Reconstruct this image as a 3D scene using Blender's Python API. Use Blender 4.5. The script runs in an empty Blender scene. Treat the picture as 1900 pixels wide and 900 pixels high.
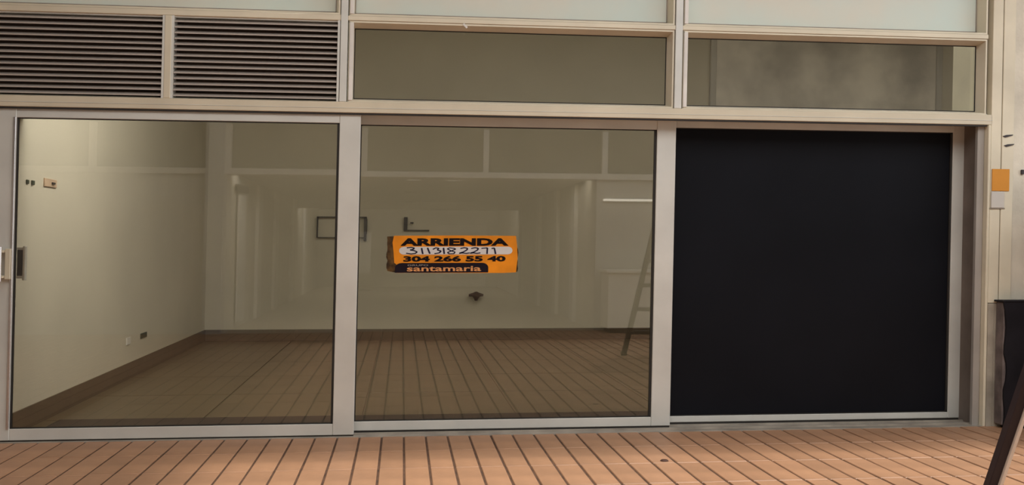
import bpy, bmesh, math, random
from mathutils import Vector, Matrix
random.seed(7)
S = bpy.context.scene
COL = S.collection

# ------------------------------------------------------------------ camera
H = 1.5; K = 0.01822                     # eye height; the facade leans sideways by one degree
cam_d = bpy.data.cameras.new('camera'); cam = bpy.data.objects.new('camera', cam_d); COL.objects.link(cam)
cam_d.sensor_width = 36.0; cam_d.sensor_fit = 'HORIZONTAL'; cam_d.lens = 1818.63 / 1900 * 36.0
cam_d.clip_start = 0.05; cam_d.clip_end = 200
yaw, pitch, roll = 0.111571, 0.002408, 0.0043115
fw = Vector((math.sin(yaw)*math.cos(pitch), math.cos(yaw)*math.cos(pitch), math.sin(pitch)))
r0 = Vector((math.cos(yaw), -math.sin(yaw), 0)); u0 = r0.cross(fw)
rr = math.cos(roll)*r0 + math.sin(roll)*u0; uu = -math.sin(roll)*r0 + math.cos(roll)*u0
M = Matrix((rr, uu, -fw)).transposed().to_4x4(); M.translation = Vector((0, -7.7, H))
cam.matrix_world = M
S.camera = cam

# ------------------------------------------------------------------ world, sun, big lights, exposure
S.view_settings.view_transform = 'Standard'; S.view_settings.look = 'None'
S.view_settings.gamma = 1.0; S.view_settings.use_curve_mapping = False
S.view_settings.exposure = 0.06
w = bpy.data.worlds.new('overcast'); S.world = w; w.use_nodes = True
w.node_tree.nodes['Background'].inputs[0].default_value = (0.93, 0.95, 1.0, 1)
w.node_tree.nodes['Background'].inputs[1].default_value = 0.6
sd = bpy.data.lights.new('sun', 'SUN'); sd.energy = 2.3; sd.angle = math.radians(7); sd.color = (1.0, 0.95, 0.86)
so = bpy.data.objects.new('sun', sd); COL.objects.link(so)
so.rotation_euler = Vector((-0.42, 0.10, -1.0)).to_track_quat('-Z', 'Y').to_euler(); so.location = (4, -4, 12)
def area(name, loc, sx, sy, energy, color, rot=(0, 0, 0)):
    d = bpy.data.lights.new(name, 'AREA'); d.shape = 'RECTANGLE'; d.size = sx; d.size_y = sy
    d.energy = energy; d.color = color
    o = bpy.data.objects.new(name, d); COL.objects.link(o); o.location = loc; o.rotation_euler = rot
    return o
area('skylight', (3.6, -5.15, 5.16), 15, 4.9, 460, (1.0, 0.985, 0.95))
area('corridor_end_daylight', (12.6, -4.6, 2.6), 7.5, 4.8, 190, (0.97, 0.98, 1.0), (0, math.radians(90), 0))
area('passage_fill', (0.2, -9.45, 2.83), 6.0, 0.12, 95, (1.0, 0.95, 0.86), (math.radians(-80), 0, 0))  # added fill for the passage, tucked out of sight behind the beam
area('passage_far_fill', (0.2, -20.3, 2.62), 6.0, 0.12, 80, (1.0, 0.95, 0.86), (math.radians(-80), 0, 0))  # second added fill, for the far half of the passage
area('shop_fill', (5.0, 1.8, 5.42), 9.5, 2.2, 150, (1.0, 0.97, 0.9))  # unseen fill added overhead to lift the shop interior
area('left_wall_fill', (-1.0, 0.80, 4.2), 1.6, 0.5, 88, (1.0, 0.98, 0.92), Vector((-0.75, 0.05, -0.85)).to_track_quat('-Z', 'Y').to_euler())  # fill added inside the shop to brighten the left wall near the glass

# ------------------------------------------------------------------ materials
def nt(name):
    m = bpy.data.materials.new(name); m.use_nodes = True
    t = m.node_tree; return m, t, t.nodes['Principled BSDF'], t.nodes, t.links
def mat(name, col, rough=0.6, metal=0.0, var=0.06, scale=3.0, bump=0.0, bscale=60, spec=0.5, rnd=0.0, stretch=(1,1,1), col2=None):
    """plain procedural surface: base colour broken up by soft noise, optional fine relief"""
    m, t, b, n, l = nt(name)
    tc = n.new('ShaderNodeTexCoord'); mp = n.new('ShaderNodeMapping'); mp.inputs['Scale'].default_value = stretch
    no = n.new('ShaderNodeTexNoise'); no.inputs['Scale'].default_value = scale; no.inputs['Detail'].default_value = 5
    l.new(tc.outputs['Object'], mp.inputs[0]); l.new(mp.outputs[0], no.inputs[0])
    rp = n.new('ShaderNodeValToRGB')
    c1 = tuple(max(0, c*(1-var*2)) for c in col); c2 = col2 or tuple(min(1, c*(1+var*2)) for c in col)
    rp.color_ramp.elements[0].position = 0.3; rp.color_ramp.elements[0].color = (*c1, 1)
    rp.color_ramp.elements[1].position = 0.7; rp.color_ramp.elements[1].color = (*c2, 1)
    l.new(no.outputs[0], rp.inputs[0]); out = rp.outputs[0]
    if rnd:
        oi = n.new('ShaderNodeObjectInfo'); mr = n.new('ShaderNodeMapRange')
        mr.inputs[3].default_value = 1-rnd; mr.inputs[4].default_value = 1+rnd
        l.new(oi.outputs['Random'], mr.inputs[0])
        vm = n.new('ShaderNodeVectorMath'); vm.operation = 'SCALE'
        l.new(out, vm.inputs[0]); l.new(mr.outputs[0], vm.inputs['Scale']); out = vm.outputs[0]
    l.new(out, b.inputs['Base Color'])
    b.inputs['Roughness'].default_value = rough; b.inputs['Metallic'].default_value = metal
    b.inputs['Specular IOR Level'].default_value = spec
    if bump:
        n2 = n.new('ShaderNodeTexNoise'); n2.inputs['Scale'].default_value = bscale; n2.inputs['Detail'].default_value = 4
        l.new(tc.outputs['Object'], n2.inputs[0])
        bp = n.new('ShaderNodeBump'); bp.inputs['Strength'].default_value = bump; bp.inputs['Distance'].default_value = 0.01
        l.new(n2.outputs[0], bp.inputs['Height']); l.new(bp.outputs[0], b.inputs['Normal'])
    return m
def glass(name, tint, ior=1.6, rough=0.0):
    m = bpy.data.materials.new(name); m.use_nodes = True; t = m.node_tree; t.nodes.clear(); n = t.nodes; l = t.links
    o = n.new('ShaderNodeOutputMaterial'); mx = n.new('ShaderNodeMixShader')
    tr = n.new('ShaderNodeBsdfTransparent'); tr.inputs[0].default_value = (*tint, 1)
    gl = n.new('ShaderNodeBsdfGlossy'); gl.inputs['Roughness'].default_value = rough; gl.inputs[0].default_value = (1, 1, 1, 1)
    fr = n.new('ShaderNodeFresnel'); fr.inputs[0].default_value = ior
    l.new(fr.outputs[0], mx.inputs[0]); l.new(tr.outputs[0], mx.inputs[1]); l.new(gl.outputs[0], mx.inputs[2])
    l.new(mx.outputs[0], o.inputs[0]); return m

ALU = mat('anodised_aluminium', (0.675, 0.68, 0.64), 0.42, 0.2, 0.05, 2.0, stretch=(1, 1, 1))
ALU_L = mat('pale_aluminium', (0.69, 0.625, 0.485), 0.38, 0.15, 0.04, 2.0)
ALU_SHADE = mat('shaded_aluminium', (0.40, 0.375, 0.345), 0.5, 0.15, 0.06, 2.0)  # darker aluminium copy: the light falling off at the jamb, put into colour
BRN = mat('brown_shaded_channel', (0.16, 0.13, 0.11), 0.8, 0, 0.1, 3)  # dark brown paints in the shade of the recessed reveal
GASK = mat('black_rubber_gasket', (0.02, 0.017, 0.014), 0.7)
SLAT = mat('louvre_aluminium', (0.47, 0.42, 0.375), 0.45, 0.15, 0.04, 2.0)
DARK = mat('dark_duct', (0.055, 0.04, 0.032), 0.9)
SHOPW = mat('cream_shop_wall', (0.66, 0.61, 0.50), 0.8, 0, 0.03, 0.8, 0.05, 80)
CONC = mat('stained_concrete', (0.76, 0.71, 0.64), 0.9, 0, 0.16, 1.3, 0.2, 30)
SKIRT = mat('brown_tile_skirting', (0.115, 0.083, 0.052), 0.5, 0, 0.05, 3)
STILE = mat('beige_ceramic_floor_tile', (0.105, 0.078, 0.043), 0.35, 0, 0.05, 1.5, rnd=0.03)
GROUTI = mat('brown_grout', (0.10, 0.075, 0.05), 0.9)
GROUT = mat('dark_red_grout', (0.10, 0.052, 0.03), 0.95, 0, 0.2, 9)
TERRA = mat('terracotta_tile', (0.42, 0.228, 0.13), 0.5, 0, 0.07, 4.0, 0.08, 50, rnd=0.07)
THRESH = mat('dark_threshold', (0.022, 0.013, 0.009), 0.6)
SILLM = mat('worn_sill_metal', (0.36, 0.32, 0.27), 0.55, 0.2, 0.12, 5)
PLAST = mat('cream_cladding_paint', (0.74, 0.68, 0.53), 0.65, 0, 0.05, 2.5, 0.05, 40)
ROUGHC = mat('painted_rough_concrete', (0.69, 0.64, 0.53), 0.9, 0, 0.1, 2.2, 0.5, 22)
PLINTH = mat('dirty_plinth_paint', (0.30, 0.27, 0.22), 0.8, 0, 0.2, 3.5, 0.1, 40)
PLAIN = mat('grey_plaster', (0.60, 0.57, 0.52), 0.85, 0, 0.04, 1.2)
SOFFIT = mat('white_soffit', (0.62, 0.60, 0.56), 0.9)
FILM = mat('frosted_window_film', (0.73, 0.71, 0.61), 0.45, 0, 0.0, 1.6, col2=(0.64, 0.74, 0.68))
BLACK = mat('black_board', (0.0075, 0.0085, 0.012), 0.4, 0, 0.08, 1.0, spec=0.1)
CHROME = mat('brushed_chrome', (0.72, 0.70, 0.68), 0.25, 0.85, 0.03, 4)
DGREY = mat('dark_grey_metal', (0.05, 0.042, 0.045), 0.4, 0.3)
LADDERM = mat('dark_painted_steel', (0.032, 0.026, 0.033), 0.5, 0.0, spec=0.2)
CABM = mat('black_plastic_wrap', (0.016, 0.015, 0.019), 0.6, 0, 0.15, 3, spec=0.15)
CABS = mat('grimy_purple_grey_side', (0.16, 0.13, 0.125), 0.8, 0, 0.25, 6)
ORANGE = mat('orange_paper', (0.78, 0.26, 0.006), 0.55, 0, 0.09, 5, spec=0.3)
ORANGE2 = mat('orange_sticker', (0.66, 0.27, 0.022), 0.6, 0, 0.03, 5)
BROWNED = mat('dirty_tape', (0.075, 0.038, 0.010), 0.45, 0, 0.5, 18, spec=0.3)
WHITEP = mat('white_paper', (0.66, 0.64, 0.62), 0.6, 0, 0.03)
INK = mat('black_ink', (0.010, 0.006, 0.006), 0.7, spec=0.1)
PEN = mat('marker_ink', (0.02, 0.018, 0.045), 0.7, spec=0.1)
TABM = mat('dark_print', (0.012, 0.007, 0.013), 0.7, spec=0.15)
ORTXT = mat('orange_print', (0.74, 0.33, 0.11), 0.6)
GRTXT = mat('grey_print', (0.30, 0.27, 0.25), 0.5)
BEIGEP = mat('beige_plastic', (0.62, 0.45, 0.32), 0.5)
GREENP = mat('dark_green_plastic', (0.05, 0.06, 0.035), 0.6)
RUST = mat('rusty_metal', (0.07, 0.03, 0.02), 0.7, 0.2)
WHITE = mat('white_paint', (0.78, 0.76, 0.72), 0.6)
GLASS = glass('tinted_shop_glass', (0.93, 0.915, 0.87))
GLASSC = glass('clear_glass', (0.97, 0.97, 0.95))
LAMPM = bpy.data.materials.new('lit_diffuser'); LAMPM.use_nodes = True
LAMPM.node_tree.nodes['Principled BSDF'].inputs['Emission Color'].default_value = (1, 0.93, 0.8, 1)
LAMPM.node_tree.nodes['Principled BSDF'].inputs['Emission Strength'].default_value = 3.0

# ------------------------------------------------------------------ helpers
def sh(v):                                # the building's slight lean
    return Vector((v[0] + K*(v[2]-H), v[1], v[2]))
class MB:
    def __init__(s): s.bm = bmesh.new()
    def quadbox(s, p, bev=0.0):           # p: 8 points, bottom ring then top ring
        vs = [s.bm.verts.new(q) for q in p]
        fs = [s.bm.faces.new([vs[i] for i in f]) for f in ((3,2,1,0),(4,5,6,7),(0,1,5,4),(1,2,6,5),(2,3,7,6),(3,0,4,7))]
        if bev:
            es = {e for f in fs for e in f.edges}
            bmesh.ops.bevel(s.bm, geom=list(es), offset=bev, segments=1, affect='EDGES', clamp_overlap=True)
        return s
    def box(s, x0, x1, y0, y1, z0, z1, bev=0.0, lean=True):
        p = [(x0,y0,z0),(x1,y0,z0),(x1,y1,z0),(x0,y1,z0),(x0,y0,z1),(x1,y0,z1),(x1,y1,z1),(x0,y1,z1)]
        return s.quadbox([sh(q) if lean else Vector(q) for q in p], bev)
    def bar(s, a, b, w, d, side=Vector((1,0,0)), bev=0.0):
        a = Vector(a); b = Vector(b); t = (b-a).normalized(); sx = (side - side.dot(t)*t).normalized(); sy = t.cross(sx)
        c = [(-1,-1),(1,-1),(1,1),(-1,1)]
        return s.quadbox([a + sx*i*w/2 + sy*j*d/2 for i, j in c] + [b + sx*i*w/2 + sy*j*d/2 for i, j in c], bev)
    def cyl(s, a, b, r, r2=None, n=16):
        a = Vector(a); b = Vector(b); t = (b-a); L = t.length
        m = Matrix.Translation((a+b)/2) @ t.to_track_quat('Z', 'Y').to_matrix().to_4x4()
        bmesh.ops.create_cone(s.bm, cap_ends=True, segments=n, radius1=r, radius2=r if r2 is None else r2, depth=L, matrix=m); return s
    def poly(s, pts):
        s.bm.faces.new([s.bm.verts.new(p) for p in pts]); return s
    def build(s, name, m, parent=None, smooth=False):
        me = bpy.data.meshes.new(name)
        bmesh.ops.recalc_face_normals(s.bm, faces=s.bm.faces[:])
        o = bpy.data.objects.new(name, me)
        base = ORG.get(parent.name, Vector((0,0,0))) if parent else Vector((0,0,0))
        if not parent and len(s.bm.verts):
            xs = [v.co for v in s.bm.verts]
            base = Vector(((min(v.x for v in xs)+max(v.x for v in xs))/2, (min(v.y for v in xs)+max(v.y for v in xs))/2, min(v.z for v in xs)))
        for v in s.bm.verts: v.co -= base
        s.bm.to_mesh(me); s.bm.free(); me.materials.append(m)
        if smooth:
            for f in me.polygons: f.use_smooth = True
        COL.objects.link(o); o.parent = parent
        if parent is None: o.location = base
        ORG[o.name] = base.copy()
        return o
ORG = {}
def tag(o, label, cat, kind=None, group=None):
    o['label'] = label; o['category'] = cat
    if kind: o['kind'] = kind
    if group: o['group'] = group
    return o
def empty(name, loc, label, cat, kind=None, group=None):
    o = bpy.data.objects.new(name, None); COL.objects.link(o); o.location = loc; o.empty_display_size = 0.2
    ORG[o.name] = Vector(loc); return tag(o, label, cat, kind, group)
def struct(name, mb, m, label, cat='wall'): return tag(mb.build(name, m), label, cat, 'structure')

# ------------------------------------------------------------------ floors
BOT = 0.0
fl = struct('floor', MB().box(-9, 14, -9.0, 0.0, -0.12, -0.006, lean=False), GROUT, 'corridor floor of long terracotta tiles in front of the shop', 'floor')
tb = bmesh.new()
def tile_mesh(name, m, sx, sy, hgt, ch):
    b = bmesh.new()
    lo = [b.verts.new((i*sx/2, j*sy/2, 0)) for i, j in ((-1,-1),(1,-1),(1,1),(-1,1))]
    mi = [b.verts.new((i*sx/2, j*sy/2, hgt-ch)) for i, j in ((-1,-1),(1,-1),(1,1),(-1,1))]
    hi = [b.verts.new((i*(sx/2-ch), j*(sy/2-ch), hgt)) for i, j in ((-1,-1),(1,-1),(1,1),(-1,1))]
    for a, c in ((lo, mi), (mi, hi)):
        for k in range(4): b.faces.new((a[k], a[(k+1)%4], c[(k+1)%4], c[k]))
    b.faces.new(hi)
    me = bpy.data.meshes.new(name); b.to_mesh(me); b.free(); me.materials.append(m); return me
TW, TL = 0.1703, 0.560
X0 = 0.019
tm = tile_mesh('tile', TERRA, TW-0.015, TL-0.009, 0.014, 0.004)
base = ORG['floor']
placed = 0; rest = MB()
def rest_tile(mb, cx, cy, sx, sy, z0, z1, ch=0.004):
    mb.quadbox([Vector(q) for q in ((cx-sx/2,cy-sy/2,z0),(cx+sx/2,cy-sy/2,z0),(cx+sx/2,cy+sy/2,z0),(cx-sx/2,cy+sy/2,z0),
                (cx-sx/2+ch,cy-sy/2+ch,z1),(cx+sx/2-ch,cy-sy/2+ch,z1),(cx+sx/2-ch,cy+sy/2-ch,z1),(cx-sx/2+ch,cy+sy/2-ch,z1))])
for row in range(16):
    cy = 0.03 - TL*(row+0.5)
    for k in range(-52, 80):
        cx = X0 + TW*(k+0.5)
        lim = (-3.35 if row == 0 else -3.0, 5.25) if row < 4 else (9, 9)
        # the nearest rows seen in the frame are separate tiles
        xl = [-3.2, -2.95, -2.65, -2.4][row] if row < 4 else 99
        xr = [5.5, 5.25, 4.9, 4.6][row] if row < 4 else -99
        if xl < cx < xr and cy > -1.9 and placed < 290:
            o = bpy.data.objects.new('tile', tm); COL.objects.link(o); o.parent = fl
            o.location = Vector((cx, cy, -0.014 + random.uniform(-0.0012, 0.0012))) - base
            o.rotation_euler = (random.uniform(-.002,.002), random.uniform(-.002,.002), random.uniform(-.003,.003)); placed += 1
        elif -9 < cx-TW/2 and cx+TW/2 < 14 and cy-TL/2 > -9:
            rest_tile(rest, cx, cy, TW-0.015, TL-0.009, -0.014, 0.0)
o = rest.build('tile_paving', TERRA, fl); o['kind'] = 'stuff'

fi = struct('shop_floor', MB().box(-3.0, 10, 0.0, 7.9, -0.12, -0.006, lean=False), GROUTI, 'floor of large beige brown ceramic tiles inside the empty shop', 'floor')
IT = 1.35
tms = tile_mesh('shop_tile', STILE, IT-0.006, IT-0.006, 0.012, 0.002)
for i in range(-1, 9):
    for j in range(0, 6):
        xa, xb = max(-3.0, -1.69+IT*(i)), min(10, -1.69+IT*(i+1)); ya, yb = max(0.48, 0.95+IT*(j-1)), min(7.88, 0.95+IT*j)
        if xb-xa < 0.03 or yb-ya < 0.03: continue
        if xb-xa > IT-.01 and yb-ya > IT-.01:
            o = bpy.data.objects.new('ceramic_tile', tms); COL.objects.link(o); o.parent = fi
            o.location = Vector(((xa+xb)/2, (ya+yb)/2, -0.012)) - ORG['shop_floor']
        else:
            b = MB(); rest_tile(b, (xa+xb)/2, (ya+yb)/2, xb-xa-0.006, yb-ya-0.006, -0.012, 0.0, 0.002); b.build('ceramic_tile', STILE, fi)
struct('trim_1', MB().box(-2.86, 4.8, 0.47, 0.93, -0.001, 0.012, 0.002, lean=False), THRESH, 'dark threshold strip on the floor just inside the glass doors', 'threshold')
sill = struct('trim_2', MB().box(-3.3, 4.90, 0.0, 0.46, -0.02, 0.004, 0.001, lean=False), SILLM, 'worn grey metal floor track under the sliding doors', 'floor track')
b = MB()
for y in (0.10, 0.23, 0.36): b.box(-3.2, 4.8, y-0.008, y+0.008, 0.004, 0.016, lean=False)
b.build('track_rib', SILLM, sill)

# ------------------------------------------------------------------ shop interior shell
wl = struct('wall_left', MB().box(-3.35, -3.0, 0.18, 7.9, -0.1, 5.5), SHOPW, 'cream left wall inside the empty shop')
wb = struct('wall_back', MB().box(-3.3, 10.2, 7.86, 8.1, -0.1, 5.6), SHOPW, 'cream back wall of the empty shop')
struct('wall_right', MB().box(10, 10.3, 0.0, 8.0, -0.1, 5.6), SHOPW, 'plain far right wall inside the shop')
struct('ceiling', MB().box(-3.35, 10.3, 0.0, 8.1, 5.5, 5.7), SHOPW, 'plain high ceiling inside the shop', 'ceiling')
# concrete patch high on the back wall, with its pale edges
MB().box(5.03, 8.83, 7.835, 7.87, 3.3, 5.3, 0.004).build('concrete_patch', CONC, wb)
MB().box(4.93, 5.03, 7.80, 7.87, 2.6, 5.45, 0.01).build('pale_pilaster_strip', PLAIN, wb)
MB().box(8.83, 8.93, 7.80, 7.87, 2.6, 5.45, 0.01).build('pale_pilaster_strip', PLAIN, wb)
for nm, x0, x1, y0, y1 in (('baseboard_left', -3.0, -2.985, 0.3, 7.86), ):
    bl = empty(nm, (-3.0, 4, 0), 'brown tile skirting along the left shop wall', 'baseboard', 'structure')
    y = y0
    while y < y1-0.05:
        ye = min(y+IT, y1); MB().box(x0, x1, y+0.0008, ye-0.0008, -0.01, 0.168).build('skirting_tile', SKIRT, bl); y = ye
bb = empty('baseboard_back', (3, 7.86, 0), 'brown tile skirting along the back shop wall', 'baseboard', 'structure')
x = -2.985
while x < 9.95:
    xe = min(x+IT, 10.0); MB().box(x+0.0008, xe-0.0008, 7.845, 7.86, -0.01, 0.168).build('skirting_tile', SKIRT, bb); x = xe

# ------------------------------------------------------------------ facade: beam, mullions, rails, upper wall
beam = struct('trim_3', MB().box(-3.3, 4.885, 0.0, 0.05, 2.521, 2.606, 0.004), ALU_L, 'long pale aluminium transom beam above the sliding doors', 'beam')
MB().box(-3.3, 4.87, 0.05, 0.46, 2.585, 2.62, 0.002).build('head_track', ALU, beam)
MB().box(-3.3, 4.885, -0.003, 0.002, 2.556, 2.559).build('groove_bead', ALU, beam)
MB().box(-3.06, 4.84, 0.008, 0.029, 2.508, 2.521).build('shadow_gap', GASK, beam)  # shadow line under the beam, drawn as a black strip
ztop = 4.15
def mull(x0, x1, n, label):
    return struct('trim_%d' % n, MB().box(x0, x1, 0.0, 0.14, 2.606, ztop, 0.003), ALU, label, 'mullion')
mull(-0.512, -0.457, 4, 'vertical aluminium mullion between the louvres and the middle transom window')
mull(2.152, 2.212, 5, 'vertical aluminium mullion between the middle and right transom windows')
struct('trim_6', MB().box(4.836, 4.874, 0.07, 0.14, 2.606, ztop, 0.003), SILLM, 'narrow recessed end mullion beside the cream pillar', 'mullion')
struct('trim_7', MB().box(-3.3, 4.88, 0.0, 0.12, ztop, ztop+0.1, 0.003), ALU, 'aluminium head rail above the frosted windows', 'head rail')
struct('wall_facade', MB().box(-3.3, 10.3, 0.0, 0.25, ztop+0.1, 5.5), PLAIN, 'plain plaster wall above the shopfront')
struct('wall_facade_left', MB().box(-9, -3.3, -0.02, 0.25, -0.1, 5.5), PLAIN, 'plain plaster wall left of the shopfront')

def ring(mb, x0, x1, z0, z1, w, yf, yb, lip=0.35, sides='LRTB'):
    """window frame: a flat outer lip, then a face that slopes back to the pane"""
    def seg(a, b, c, d):                   # outer edge a-b, inner edge d-c
        m1 = [a[0]+(d[0]-a[0])*lip, a[1]+(d[1]-a[1])*lip]; m2 = [b[0]+(c[0]-b[0])*lip, b[1]+(c[1]-b[1])*lip]
        P = lambda q, y: sh((q[0], y, q[1]))
        mb.poly([P(a,yf),P(b,yf),P(m2,yf),P(m1,yf)]); mb.poly([P(m1,yf),P(m2,yf),P(c,yb),P(d,yb)])
        mb.poly([P(a,yf),P(a,yb+.01),P(b,yb+.01),P(b,yf)]); mb.poly([P(d,yb),P(c,yb),P(c,yb+.01),P(d,yb+.01)])
        mb.poly([P(a,yb+.01),P(d,yb+.01),P(c,yb+.01),P(b,yb+.01)])
    A,B,C,D_ = (x0,z0),(x1,z0),(x1,z1),(x0,z1); a,b,c,d = (x0+w,z0+w),(x1-w,z0+w),(x1-w,z1-w),(x0+w,z1-w)
    if 'B' in sides: seg(A,B,b,a)
    if 'R' in sides: seg(B,C,c,b)
    if 'T' in sides: seg(C,D_,d,c)
    lip = 0.06
    if 'L' in sides: seg(D_,A,a,d)
    return mb
def rail(x0, x1, z0, z1, n, label):
    o = struct('trim_%d' % n, MB().box(x0, x1, 0.004, 0.10, z0, z1, 0.003), ALU_L, label, 'rail'); return o
rail(-3.3, -0.512, 3.238, 3.282, 8, 'aluminium rail above the two louvre panels')
rail(-0.457, 2.152, 3.240, 3.277, 9, 'aluminium rail above the plain middle transom window')
rail(2.212, 4.838, 3.240, 3.277, 10, 'aluminium rail above the right transom window')
def window(n, x0, x1, z0, z1, pane, label, w=0.038, film=False):
    e = empty('window_%d' % n, ((x0+x1)/2, 0.05, z0), label, 'window', 'structure')
    ring(MB(), x0, x1, z0, z1, w, 0.012, 0.115).build('window_frame', ALU_L, e)
    if n != 3: MB().box(x0+0.004, x0+w-0.003, 0.004, 0.05, z0+0.012, z1-0.012, 0.003).build('bright_bead', WHITE, e)['label'] = 'white strip on the left edge, painting in the side light'  # white strip paints the light on the right-facing frame side
    MB().box(x0+w-0.004, x1-w+0.004, 0.118, 0.124, z0+w-0.004, z1-w+0.004).build('pane', pane, e)
    g = MB(); t = 0.006
    for q in ((x0+w, x1-w, z1-w-t, z1-w), (x0+w, x1-w, z0+w, z0+w+t), (x0+w, x0+w+t, z0+w, z1-w), (x1-w-t, x1-w, z0+w, z1-w)):
        g.box(q[0], q[1], 0.110, 0.118, q[2], q[3])
    g.build('gasket', GASK if not film else SILLM, e); return e
window(1, -0.447, 2.146, 2.606, 3.238, GLASSC, 'middle transom window with plain olive view inside')
window(2, 2.222, 4.832, 2.606, 3.238, GLASSC, 'right transom window with mottled concrete behind the glass')
window(3, -3.3, -0.518, 3.284, ztop, FILM, 'pale frosted window above the louvre panels', film=True)
window(4, -0.447, 2.146, 3.279, ztop, FILM, 'pale frosted window above the middle transom window', film=True)
window(5, 2.222, 4.832, 3.279, ztop, FILM, 'pale frosted window at the top right by the pillar', film=True)
# little broken clip hanging from the middle rail
tag(MB().bar((0.47,-0.004,3.235),(0.50,-0.004,3.205),0.016,0.008).build('rail_clip', WHITE), 'tiny pale clip stuck under the rail of the middle transom window', 'clip')

# ------------------------------------------------------------------ louvres
def louvre(x0, x1, label):
    e = empty('louvre_panel', ((x0+x1)/2, 0.0, 2.606), label, 'louvre', group='louvre panels above the left door')
    fr = MB(); fr.box(x0, x0+0.018, 0.006, 0.11, 2.606, 3.238); fr.box(x1-0.018, x1, 0.006, 0.11, 2.606, 3.238)
    fr.box(x0+.018, x1-.018, 0.02, 0.11, 3.228, 3.238); fr.build('louvre_frame', ALU, e)
    MB().box(x0+0.018, x1-0.018, 0.16, 0.17, 2.606, 3.238).box(x0, x1, 0.105, 0.17, 3.232, 3.245).box(x0, x1, 0.105, 0.17, 2.600, 2.612).box(x0-0.02, x0+0.02, 0.11, 0.17, 2.606, 3.24).box(x1-0.02, x1+0.02, 0.11, 0.17, 2.606, 3.24).build('duct_backing', DARK, e)
    b = MB()
    L = x1-x0-0.04; cx = (x0+x1)/2
    # blade section: thin sloping sheet with a rolled front lip
    def pt(xx, y, z): return (xx, y, z)
    prof = [(0.012, 0.0), (0.020, 0.0), (0.022, 0.006), (0.068, 0.030), (0.066, 0.034), (0.016, 0.010), (0.012, 0.009)]
    vs0 = [b.bm.verts.new(pt(-L/2, y, z)) for y, z in prof]; vs1 = [b.bm.verts.new(pt(L/2, y, z)) for y, z in prof]
    n = len(prof)
    for k in range(n): b.bm.faces.new((vs0[k], vs0[(k+1)%n], vs1[(k+1)%n], vs1[k]))
    b.bm.faces.new(vs0); b.bm.faces.new(vs1[::-1])
    bmesh.ops.recalc_face_normals(b.bm, faces=b.bm.faces[:])
    me = bpy.data.meshes.new('slat'); b.bm.to_mesh(me); b.bm.free(); me.materials.append(SLAT)
    for i in range(14):
        z = 2.624 + 0.0436*i
        o = bpy.data.objects.new('slat', me); COL.objects.link(o); o.parent = e
        o.location = Vector((cx + K*(z-H), 0.0, z)) - ORG[e.name]
louvre(-3.3, -1.832, 'left grey louvre panel of thin horizontal slats, cut by the photo edge')
louvre(-1.782, -0.516, 'right grey louvre panel of thin horizontal slats beside the mullion')
struct('trim_11', MB().box(-1.832, -1.782, 0.0, 0.12, 2.606, 3.238, 0.003), ALU_L, 'short vertical divider between the two louvre panels', 'mullion')

# ------------------------------------------------------------------ sliding doors
def door(n, x0, x1, xg0, xg1, y, zb, zg0, zg1, zt, pane, label, dp=0.055):
    e = empty('door_%d' % n, ((x0+x1)/2, y, zb), label, 'door', 'structure')
    MB().box(x0, xg0, y, y+dp, zb, zt, 0.004).build('stile', ALU, e)
    MB().box(xg1, x1, y, y+dp, zb, zt, 0.004).build('stile', ALU, e)
    MB().box(xg0, xg1, y+0.003, y+dp, zb, zg0, 0.003).build('bottom_rail', ALU, e)
    MB().box(xg0, xg1, y+0.003, y+dp, zg1, zt, 0.003).build('top_rail', ALU, e)
    MB().box(x0+0.003, x1-0.003, y+0.008, y+dp-0.005, 0.002, zb+0.001).build('bottom_strip', GASK, e)  # black strip for the dark line under the door
    g = MB(); t = 0.012
    for q in ((xg0, xg1, zg1-t*.6, zg1), (xg0, xg1, zg0, zg0+t*.6), (xg0, xg0+t, zg0, zg1), (xg1-t*1.5, xg1, zg0, zg1)):
        g.box(q[0], q[1], y+0.012, y+0.030, q[2], q[3])
    g.build('gasket', GASK, e)
    MB().box(xg0+0.002, xg1-0.002, y+0.024, y+0.030, zg0+0.002, zg1-0.002).build('pane', pane, e)
    return e
d1 = door(1, -3.06, -0.343, -2.900, -0.505, 0.03, 0.014, 0.101, 2.443, 2.580, GLASS, 'left sliding glass door with the pull handle at its left edge')
d2 = door(2, -0.50, 2.219, -0.352, 2.059, 0.16, 0.020, 0.093, 2.451, 2.582, GLASS, 'middle sliding glass door carrying the orange rental sign')
d3 = door(3, 2.09, 4.840, 2.245, 4.712, 0.29, 0.022, 0.073, 2.487, 2.583, BLACK, 'right sliding door filled with a black opaque panel')
# narrow bright glazing bead on the left door
MB().box(-2.922, -2.902, 0.020, 0.034, 0.10, 2.445, 0.002).build('bright_bead', CHROME, d1)
# pull handle
hz0, hz1 = 1.205, 1.475
hd = MB(); hd.box(-2.985, -2.955, -0.055, -0.030, hz0, hz1, 0.006); hd.build('pull_handle', CHROME, d1)
hd = MB(); hd.box(-2.945, -2.905, -0.010, 0.030, hz0+0.02, hz1-0.02, 0.004)
for z in (hz0+0.03, hz1-0.05): hd.box(-2.985, -2.945, -0.045, 0.03, z, z+0.02, 0.003)
hd.build('handle_plate', ALU_L, d1)
hd = MB(); hd.box(-2.888, -2.845, 0.062, 0.10, hz0+0.025, hz0+0.045, 0.003); hd.box(-2.888, -2.845, 0.062, 0.10, hz1-0.03, hz1-0.01, 0.003)
hd.box(-2.845, -2.828, 0.062, 0.11, hz0+0.01, hz1, 0.004); hd.build('inner_handle_frame', WHITE, d1)
hd = MB(); hd.box(-2.886, -2.848, 0.066, 0.08, hz0+0.045, hz1-0.03, 0.002); hd.build('inner_handle_grip', DGREY, d1)

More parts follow.
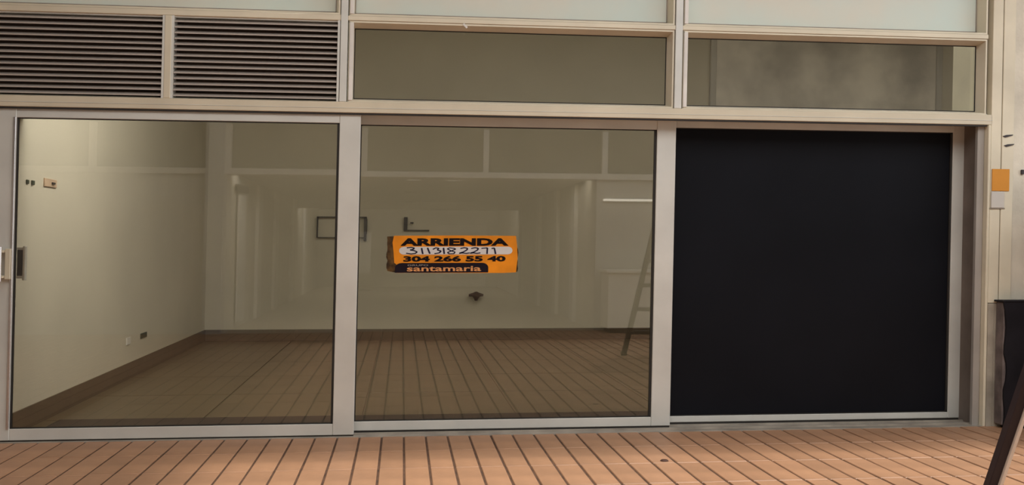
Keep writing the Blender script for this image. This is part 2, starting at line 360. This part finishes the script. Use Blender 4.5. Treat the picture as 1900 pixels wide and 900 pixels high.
# jambs: fixed metal channels at both ends
j = MB(); j.box(-3.30, -3.065, 0.03, 0.46, -0.02, 2.585, 0.004); struct('trim_12', j, ALU, 'left metal door jamb at the photo edge', 'jamb')
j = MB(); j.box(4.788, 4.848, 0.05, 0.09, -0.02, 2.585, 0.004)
j = struct('trim_13', j, ALU_SHADE, 'deep metal jamb channel between the black door and the cream pillar', 'jamb')
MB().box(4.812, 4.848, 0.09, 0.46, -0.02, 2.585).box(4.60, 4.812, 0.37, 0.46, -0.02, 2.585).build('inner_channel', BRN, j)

# ------------------------------------------------------------------ pillar at the right
pl = struct('wall_pillar', MB().box(5.076, 7.2, 0.012, 0.6, -0.1, 5.5), ROUGHC, 'rough cream painted concrete pillar at the right edge', 'pillar')
MB().box(4.876, 4.966, 0.0, 0.6, 1.032, 5.5, 0.003).build('cladding_board', PLAST, pl)
MB().box(4.972, 5.076, -0.003, 0.3, 1.032, 5.5, 0.003).build('cladding_board', PLAST, pl)
MB().box(4.966, 4.972, 0.010, 0.3, 0.0, 5.5).build('joint', GASK, pl)
MB().box(4.850, 4.873, -0.004, 0.6, 0.0, 2.519, 0.004).build('corner_bead', PLAST, pl)
MB().box(4.876, 4.930, -0.006, 0.6, -0.02, 1.028, 0.004).build('plinth_board', PLINTH, pl)
MB().box(4.930, 5.12, -0.004, 0.6, -0.02, 1.028, 0.004).build('plinth_board', PLINTH, pl)
struct('wall_facade_right', MB().box(7.2, 14, -0.02, 0.6, -0.1, 5.5), PLAIN, 'plain plaster wall right of the pillar, outside the photo')

for zc, dx, lab in ((2.428, 0, 'upper of two small dark slots in the cream pillar'), (2.350, 0.012, 'lower of two small dark slots in the cream pillar')):
    b = MB(); xs = 4.976+dx
    pts = [(0, 0), (0.02, -0.012), (0.085, 0.006), (0.09, 0.014), (0.03, 0.010)]
    for k in range(1, len(pts)-1):
        b.poly([sh((xs+pts[i][0], -0.010, zc+pts[i][1])) for i in (0, k, k+1)])
    bmesh.ops.remove_doubles(b.bm, verts=b.bm.verts[:], dist=1e-5)
    ex = bmesh.ops.extrude_face_region(b.bm, geom=b.bm.faces[:])
    for v in [g for g in ex['geom'] if isinstance(g, bmesh.types.BMVert)]: v.co.y += 0.010
    tag(b.build('wall_slot', DGREY), lab, 'slot', group='dark slots in the pillar')
tag(MB().box(4.886, 5.040, -0.010, -0.004, 1.968, 2.152, 0.001).build('orange_sticker', ORANGE2), 'plain orange square sticker on the cream pillar', 'sticker')
sp = empty('cover_plate', (4.95, 0, 1.82), 'blank white cover plate below the orange sticker', 'plate')
MB().box(4.880, 4.998, -0.013, -0.004, 1.826, 1.964, 0.003).build('plate', PLAIN, sp)
MB().box(4.868, 5.006, -0.008, 0.0, 1.818, 1.826, 0.001).build('plate_rim', PLINTH, sp)
tag(MB().box(5.150, 5.175, -0.006, 0.012, 2.11, 2.150, 0.004).build('wall_fitting', DGREY), 'tiny dark fitting on the pillar at the right photo edge', 'fitting')

# black cabinet leaning box against the pillar
cb = empty('black_cabinet', (5.12, -0.1, 0), 'low black cabinet against the foot of the cream pillar', 'cabinet')
MB().box(4.945, 5.29, -0.115, -0.006, 0.03, 1.045, 0.006).build('side_panel', CABS, cb)
b = MB()
n = 14
for k in range(n):
    za = 0.03 + (1.025/n)*k; zb_ = 0.03 + (1.025/n)*(k+1)
    xa = 4.952 + 0.007*math.sin(k*1.3) + 0.011*(1 if 4 < k < 8 else 0); xb = 4.952 + 0.007*math.sin((k+1)*1.3) + 0.011*(1 if 4 < k+1 < 8 else 0)
    if k == n-1: xb = 4.93
    b.quadbox([sh(q) for q in ((xa,-0.135,za),(5.29,-0.135,za),(5.29,-0.117,za),(xa,-0.117,za),(xb,-0.135,zb_),(5.29,-0.135,zb_),(5.29,-0.117,zb_),(xb,-0.117,zb_))])
b.build('front_wrap', CABM, cb)
MB().box(4.925, 5.295, -0.14, -0.006, 1.045, 1.060, 0.003).build('top', CABM, cb)
MB().box(5.0, 5.28, -0.10, -0.02, 0.0, 0.03).build('foot', CABM, cb)

# ------------------------------------------------------------------ step ladder at the right
ld = empty('stepladder', (4.6, -3.7, 0), 'tall dark metal stepladder at the lower right corner', 'ladder')
ap = Vector((3.37, -3.62, 2.6)); xm = 4.75
A = Vector((3.395, -2.3, 0)); B = Vector((3.01, -5.06, 0)); apB = Vector((3.31, -3.76, 2.6))
mir = lambda v: Vector((2*xm - v.x, v.y, v.z))
for a, c in ((A, ap), (mir(A), mir(ap))):
    t = MB().bar(a, c, 0.056, 0.05, bev=0.004).build('rail', LADDERM, ld)
    off = Vector((0.037, -0.018, 0)) if a is A else Vector((-0.037, -0.018, 0))
    tt = MB().bar(a+off, c+off, 0.020, 0.050, bev=0.002).build('flange', WHITE, t); tt['label'] = 'white strip painting the lit edge of the rail'  # highlight along the rail, painted as a white strip
    MB().bar(a - Vector((0,0,0)), a + (c-a)*0.015, 0.075, 0.07, bev=0.006).build('rubber_foot', GASK, t)
for a, c in ((B, apB), (mir(B), mir(apB))):
    t = MB().bar(a, c, 0.06, 0.06, bev=0.004).build('rail', LADDERM, ld)
    MB().bar(a, a + (c-a)*0.015, 0.08, 0.08, bev=0.006).build('rubber_foot', GASK, t)
for k in range(1, 8):
    t = k*0.125; p = B.lerp(apB, t); q = mir(p)
    MB().bar(p, q, 0.05, 0.09, side=Vector((0, 0, 1)), bev=0.004).build('step', LADDERM, ld)
for k in (0.5, 0.85):
    p = A.lerp(ap, k); MB().bar(p, mir(p), 0.03, 0.03, side=Vector((0,0,1))).build('cross_brace', LADDERM, ld)
MB().box(3.26, 6.2, -3.82, -3.55, 2.58, 2.63, 0.01, lean=False).build('top_cap', LADDERM, ld)

kk = empty('shade_block', (6.9, -0.7, 0), 'unseen dark grey block right of the pillar, added for its shade', 'shade_block')  # block added out of view to shade the pillar foot and floor
MB().box(5.30, 8.2, -0.92, -0.15, 0.0, 1.8, 0.02, lean=False).build('body', DGREY, kk); MB().box(5.27, 8.25, -0.97, -0.14, 1.8, 1.86, 0.01, lean=False).build('roof', DGREY, kk)
MB().box(5.5, 8.1, -0.94, -0.92, 0.15, 1.6, 0.005, lean=False).build('front_panel', DGREY, kk)

# dark spot on the tiles
b = MB(); b.cyl((1.822, -1.03, 0.001), (1.822, -1.03, 0.008), 0.03, 0.022, 14)
tag(b.build('bottle_cap', RUST), 'small dark cap lying alone on the terracotta tiles', 'cap')

# ------------------------------------------------------------------ fittings on the shop walls
def box_on_left(name, y0, y1, z0, z1, m, label, cat, th=0.012):
    e = tag(MB().box(-3.0, -3.0+th, y0, y1, z0, z1, 0.003).build(name, m), label, cat); return e
sw = empty('light_switch', (-3.0, 1.05, 1.98), 'beige switch plate high on the left shop wall', 'switch')
MB().box(-3.0, -2.988, 0.90, 1.19, 1.975, 2.045, 0.003).build('plate', BEIGEP, sw)
MB().box(-2.988, -2.975, 1.06, 1.12, 2.0, 2.018, 0.002).build('rocker', DGREY, sw)
box_on_left('wall_hole', 0.515, 0.56, 1.972, 2.005, GREENP, 'left one of two small dark wall boxes beside the beige switch', 'wall box')
box_on_left('wall_hole', 0.625, 0.68, 1.970, 2.007, GREENP, 'right one of two small dark wall boxes beside the beige switch', 'wall box')
box_on_left('socket', 4.10, 4.36, 0.392, 0.450, GREENP, 'dark green socket low on the left shop wall', 'socket')
box_on_left('socket', 3.50, 3.66, 0.375, 0.455, WHITE, 'white socket low on the left shop wall', 'socket')
# empty screen bracket on the back wall
br = empty('wall_bracket', (-0.95, 7.86, 1.7), 'dark rectangular wall frame on the back wall behind the left post', 'bracket')
b = MB()
for q in ((-1.33,-1.31,1.60,1.93),(-1.33,-0.56,1.915,1.93),(-1.33,-0.56,1.60,1.608),(-0.60,-0.56,1.55,1.93)): b.box(q[0],q[1],7.80,7.86,q[2],q[3])
b.build('frame', DGREY, br)
MB().box(-0.60, -0.55, 7.76, 7.80, 1.66, 1.90, 0.004).build('arm', DGREY, br)
br = empty('wall_bracket', (0.2, 7.86, 1.7), 'dark L shaped bracket on the back wall above the orange sign', 'bracket')
MB().box(0.02, 0.075, 7.80, 7.86, 1.715, 1.93, 0.004).build('upright', DGREY, br)
MB().box(0.075, 0.42, 7.82, 7.86, 1.715, 1.730, 0.002).build('shelf_arm', DGREY, br)
MB().box(0.12, 0.17, 7.80, 7.86, 1.83, 1.85, 0.002).build('bolt', DGREY, br)
tp = empty('water_tap', (1.16, 7.86, 0.69), 'rusty dark pipe fitting low on the back wall below the orange sign', 'tap')
b = MB(); b.cyl((1.165, 7.86, 0.70), (1.165, 7.74, 0.70), 0.05, 0.06); b.build('flange', RUST, tp)
b = MB(); b.cyl((1.05, 7.78, 0.70), (1.165, 7.78, 0.715), 0.018, 0.04); b.cyl((1.165, 7.78, 0.715), (1.28, 7.78, 0.70), 0.04, 0.018); b.build('handle', RUST, tp)
b = MB(); b.cyl((1.165, 7.77, 0.70), (1.165, 7.77, 0.615), 0.05, 0.022); b.build('spout', RUST, tp)

# ------------------------------------------------------------------ rental sign on the middle door
PY = 0.178
def PP(px, py, y=PY):                      # layout of the sign in its own plane (centimetre grid of the sign)
    u = px-716; v = py-437
    return sh((-0.131 + u*0.004332, y, 1.5705 - v*0.0043 + u*0.0000243))
sg = empty('rental_sign', (0.40, PY, 1.26), 'orange rental sign with black lettering taped on the middle glass door', 'sign')
def flat(name, pts, y, m, th=0.0015, parent=sg):
    b = MB(); f = b.bm.faces.new([b.bm.verts.new(PP(px, py, y)) for px, py in pts])
    ex = bmesh.ops.extrude_face_region(b.bm, geom=[f])
    for v in [g for g in ex['geom'] if isinstance(g, bmesh.types.BMVert)]: v.co.y += th
    bmesh.ops.triangulate(b.bm, faces=b.bm.faces[:])
    return b.build(name, m, parent)
def rrect(x0, y0, x1, y1, r, n=5, ry=None, corners=(1,1,1,1)):
    ry = ry or r; out = []
    for ci, (cx, cy, a0) in enumerate(((x0+r, y0+ry, 180), (x1-r, y0+ry, 270), (x1-r, y1-ry, 0), (x0+r, y1-ry, 90))):
        if not corners[ci]:
            out.append(((x0, y0), (x1, y0), (x1, y1), (x0, y1))[ci]); continue
        for k in range(n+1):
            a = math.radians(a0 + 90*k/n); out.append((cx + r*math.cos(a), cy + ry*math.sin(a)))
    return out
random.seed(3)
wob = lambda a, s: a + random.uniform(-s, s)
# crumpled dark tape at both ends, then the printed sheet
left = [(wob(719, 1.5), 439+k*6.4) for k in range(11)]
flat('dirty_tape', [(734, 438.0)] + left + [(737, 506.5)], PY+0.0005, BROWNED)
right = [(wob(961.5, 1.2), 505-k*6.0) for k in range(8)]
flat('dirty_tape', [(955, 507)] + right + [(957, 452)], PY+0.0005, BROWNED)
flat('sheet', [(731, 437.5), (728.5, 450), (731, 470), (732.5, 488), (737, 491), (737, 506.5), (770, 506.5), (840, 507), (935, 507.5), (958.5, 506.5), (961.0, 480), (959.5, 455), (957.0, 437.8), (845, 437.0)], PY-0.0015, ORANGE)
flat('number_field', rrect(741, 458, 951, 472.6, 9, ry=7), PY-0.003, WHITEP, 0.001)
flat('bottom_tab', rrect(734, 488.2, 906.5, 506.2, 12, ry=9, corners=(1,1,0,0)), PY-0.003, TABM, 0.001)
def text(name, s, x0, y0, x1, y1, m, y=PY-0.0045, bold=0.03, joined=False):
    cu = bpy.data.curves.new(name, 'FONT'); cu.body = s; cu.size = 1; cu.offset = bold; cu.resolution_u = 3
    t = bpy.data.objects.new('tmp_text', cu); COL.objects.link(t)
    bpy.context.view_layer.update()
    dg = bpy.context.evaluated_depsgraph_get(); me0 = t.evaluated_get(dg).to_mesh()
    vs = [v.co.copy() for v in me0.vertices]; fs = [list(p.vertices) for p in me0.polygons]
    t.evaluated_get(dg).to_mesh_clear(); bpy.data.objects.remove(t); bpy.data.curves.remove(cu)
    ax = min(v.x for v in vs); bx = max(v.x for v in vs); ay = min(v.y for v in vs); by = max(v.y for v in vs)
    P = [PP(x0 + (v.x-ax)/(bx-ax)*(x1-x0), y1 - (v.y-ay)/(by-ay)*(y1-y0), y) - ORG[sg.name] for v in vs]
    par = list(range(len(vs)))
    def fd(i):
        while par[i] != i: par[i] = par[par[i]]; i = par[i]
        return i
    for f in fs:
        for i in f[1:]: par[fd(i)] = fd(f[0])
    isl = {}
    for f in fs: isl.setdefault(fd(f[0]), []).append(f)
    groups = []                            # pieces that overlap sideways (dot of an i) belong to one glyph
    for fl_ in sorted(isl.values(), key=lambda q: min(vs[i].x for f in q for i in f)):
        a0 = min(vs[i].x for f in fl_ for i in f); a1 = max(vs[i].x for f in fl_ for i in f)
        if groups and a1 < groups[-1][1] + 0.02: groups[-1][2].extend(fl_)
        elif joined and groups: groups[-1][2].extend(fl_)
        else: groups.append([a0, a1, list(fl_)])
    for a0, a1, fl_ in groups:
        ids = sorted({i for f in fl_ for i in f}); mp = {i: k for k, i in enumerate(ids)}
        me = bpy.data.meshes.new(name); me.from_pydata([P[i] for i in ids], [], [[mp[i] for i in f] for f in fl_]); me.materials.append(m)
        o = bpy.data.objects.new(name, me); COL.objects.link(o); o.parent = sg
text('heading_letter', 'ARRIENDA', 743, 442.2, 943.5, 456.2, INK, bold=0.05)
text('phone_digit', '304 266 55 40', 749, 475.2, 938.5, 485.8, INK, bold=0.045)
text('name_letter', 'santamaria', 756, 494.0, 893, 503.8, ORTXT, bold=0.018)
text('small_lettering', 'GRUPO', 757, 490.8, 795, 494.0, GRTXT, bold=0.01, joined=True)
# handwritten number: 3 1 1 3 1 8 2 2 7 1
def stroke(pts, wd=2.5):
    b = MB()
    for (ax, ay), (bx, by) in zip(pts, pts[1:]):
        dx, dy = bx-ax, by-ay; L = math.hypot(dx, dy) or 1; nx, ny = -dy/L*wd*0.62, dx/L*wd*0.38
        q = [(ax+nx-dx/L*.2, ay+ny), (bx+nx+dx/L*.2, by+ny), (bx-nx+dx/L*.2, by-ny), (ax-nx-dx/L*.2, ay-ny)]
        b.poly([PP(x_, y_, PY-0.0045) for x_, y_ in q])
    b.build('handwritten_digit', PEN, sg)
three = lambda x: [(x, 460), (x+8, 459.2), (x+14, 460.5), (x+11, 463), (x+6, 464), (x+13, 465), (x+19, 467.5), (x+16, 470.3), (x+8, 471.3), (x-1, 470)]
two = lambda x: [(x+2, 461.3), (x+9, 459.8), (x+15, 461), (x+14, 464), (x+8, 467.5), (x, 470.3), (x+6, 469.6), (x+13, 470.6), (x+19, 469.6)]
stroke(three(755)); stroke([(782, 460.3), (784.5, 471.5)]); stroke([(793, 460), (797.5, 471)])
stroke([(803, 463), (808, 460), (814, 461), (811, 464), (818, 466), (815, 469.5), (806, 471)])
stroke([(822.5, 460), (824, 471.5)])
stroke([(841, 461), (834, 460), (829.5, 462), (835, 465), (844, 468), (842, 471), (833, 471.2), (830, 468.8), (838, 465.5), (845, 462.5), (841, 460.5)], 2.2)
stroke(two(852)); stroke(two(872))
stroke([(893, 461.2), (904, 460.2), (903.5, 471.5)]); stroke([(912, 461.5), (917, 460.5), (919.5, 471.8)])

# ------------------------------------------------------------------ across the corridor (behind the viewpoint; seen in the glass)
YO = -9.0
b = MB(); b.box(-9, -2.93, YO-0.3, YO, -0.1, 2.66); struct('wall_opposite_left', b, PLAIN, 'plain wall across the corridor, left of the passage')
struct('wall_opposite_right', MB().box(3.40, 14, YO-0.3, YO, -0.1, 2.66), PLAIN, 'plain wall across the corridor, right of the passage')
struct('trim_14', MB().box(-9, 14, YO-0.3, YO+0.06, 2.66, 2.76, 0.004), WHITE, 'pale beam over the passage across the corridor', 'beam')
struct('wall_opposite_upper', MB().box(-9, 14, YO-0.3, YO-0.06, 2.76, 5.3), mat('olive_panel', (0.16, 0.15, 0.125), 0.8), 'dull olive panelled wall above the passage')  # one even dull olive colour
for k, xx in enumerate((-5.1, -2.92, -0.68, 1.42, 3.53, 5.6, 7.7)):
    struct('trim_%d' % (15+k), MB().box(xx-0.05, xx+0.05, YO-0.06, YO+0.05, 2.76, 3.5, 0.004), WHITE,
           'white upright %s on the wall across the corridor' % ('first second third fourth fifth sixth seventh'.split()[k]), 'upright')
struct('wall_opposite_pier', MB().box(-3.27, -2.97, YO, YO+0.12, -0.05, 3.6, 0.005), mat('bluish_grey_pier', (0.50, 0.51, 0.54), 0.6), 'bluish grey pier beside the passage mouth', 'pier')
# passage
struct('wall_passage_left', MB().box(-3.2, -2.93, -27, YO-0.3, -0.1, 2.75), mat('passage_cream', (0.62, 0.58, 0.50), 0.8), 'cream left wall of the passage opposite the shop')
struct('wall_passage_right', MB().box(3.40, 3.7, -27, YO-0.3, -0.1, 2.75), bpy.data.materials['passage_cream'], 'cream right wall of the passage opposite the shop')
struct('wall_passage_end', MB().box(-3.2, 3.7, -27.3, -27, -0.1, 2.75), bpy.data.materials['passage_cream'], 'cream end wall of the passage opposite the shop')
struct('passage_ceiling', MB().box(-3.2, 3.7, -27.3, YO-0.95, 2.72, 2.8).box(-3.2, 3.7, YO-0.96, YO-0.2, 2.98, 3.1).box(-3.2, 3.7, YO-0.96, YO-0.94, 2.8, 2.98), SOFFIT, 'white ceiling of the passage opposite the shop', 'ceiling')
struct('passage_floor', MB().box(-3.2, 3.7, -27.3, YO, -0.12, -0.002), mat('passage_floor_tile', (0.48, 0.40, 0.31), 0.35), 'smooth floor of the passage opposite the shop', 'floor')
b = MB().box(-2.90, -2.87, -10.7, -9.9, 0.1, 2.37, 0.004); e = tag(b.build('white_board', WHITE), 'tall white board on the left wall of the passage opposite', 'board')
b = MB().box(-2.90, -2.83, -10.7, -9.6, 2.42, 2.54, 0.004); tag(b.build('name_board', DGREY), 'small dark blank board above the tall white board', 'board')
for k, y in enumerate((-12.5, -15.2, -18.5, -22)):
    struct('trim_%d' % (22+k), MB().box(-2.93, -2.86, y-0.25, y+0.25, 0, 2.68, 0.005), WHITE, '%s white pilaster on the left passage wall from its mouth' % ('first second third fourth'.split()[k]), 'pilaster')
for k, y in enumerate((-11, -13.2, -16.0, -20)):
    struct('trim_%d' % (26+k), MB().box(3.32, 3.40, y-0.2, y+0.2, 0, 2.68, 0.005), WHITE, '%s white pilaster on the right passage wall from its mouth' % ('first second third fourth'.split()[k]), 'pilaster')
e = empty('door_4', (2.2, -27, 0), 'white panelled door at the far end of the passage', 'door', 'structure')
MB().box(1.2, 3.0, -27.0, -26.92, 0, 2.2, 0.01).build('leaf', WHITE, e)
for k in range(6): MB().box(1.45, 2.75, -26.92, -26.88, 0.25+0.3*k, 0.45+0.3*k, 0.01).build('panel', PLAIN, e)
e = empty('notice_stand', (-1.4, -24, 0), 'white notice stand inside the passage', 'stand')
MB().box(-1.9, -1.0, -24.05, -24, 0.55, 1.9, 0.01).build('board', WHITE, e); MB().box(-1.48, -1.42, -24.05, -24, 0, 0.55).build('post', DGREY, e)
MB().box(-1.9, -1.0, -24.3, -23.75, 0, 0.03).build('base', DGREY, e)
for k, (x, y) in enumerate(((0.2, -9.95), (0.95, -9.95), (0.2, -14), (0.2, -19))):
    b = MB(); b.cyl((x, y, 2.66), (x, y, 2.68), 0.13, 0.15); tag(b.build('ceiling_disc', GRTXT), 'round ceiling fitting, %s from the passage mouth' % ('left of the nearest pair', 'right of the nearest pair', 'second row', 'farthest')[k], 'ceiling fitting')
ct = empty('counter', (4.6, YO+0.35, 0), 'low white counter across the corridor right of the passage', 'counter')
MB().box(3.50, 6.2, YO+0.08, YO+0.68, 0.08, 1.03, 0.008).build('body', WHITE, ct); MB().box(3.46, 6.24, YO+0.07, YO+0.72, 1.03, 1.08, 0.006).build('top', WHITE, ct)
MB().box(3.56, 6.1, YO+0.12, YO+0.61, 0, 0.08).build('kick_board', DGREY, ct)
tl = empty('tube_lamp', (4.2, YO, 2.2), 'lit white tube lamp on the wall across the corridor', 'lamp')
MB().box(3.5, 4.9, YO, YO+0.03, 2.27, 2.33, 0.004).build('lamp_body', WHITE, tl)
b = MB(); b.cyl((3.53, YO+0.05, 2.30), (4.87, YO+0.05, 2.30), 0.018); b.build('tube', LAMPM, tl)

struct('trim_30', MB().box(-2.93, 3.40, -20.2, -20.0, 2.5, 2.72), WHITE, 'cross beam added under the passage ceiling to hide the far fill light', 'beam')  # beam put in to screen the added lamp behind it
# corridor roof with its long skylight opening, end wall
b = MB(); b.box(-9, 14, -1.25, 0.3, 5.2, 5.4, lean=False); b.box(-9, 14, -9.3, -7.8, 5.2, 5.4, lean=False); b.box(-9, 0.8, -7.8, -1.25, 5.2, 5.4, lean=False); b.box(12.5, 14, -7.8, -1.25, 5.2, 5.4, lean=False)
struct('corridor_ceiling', b, SOFFIT, 'white corridor roof slab with a long skylight opening', 'ceiling')
struct('wall_corridor_end', MB().box(-9.3, -9, -9.3, 0.3, -0.1, 5.4), PLAIN, 'plain wall closing the corridor at its left end')
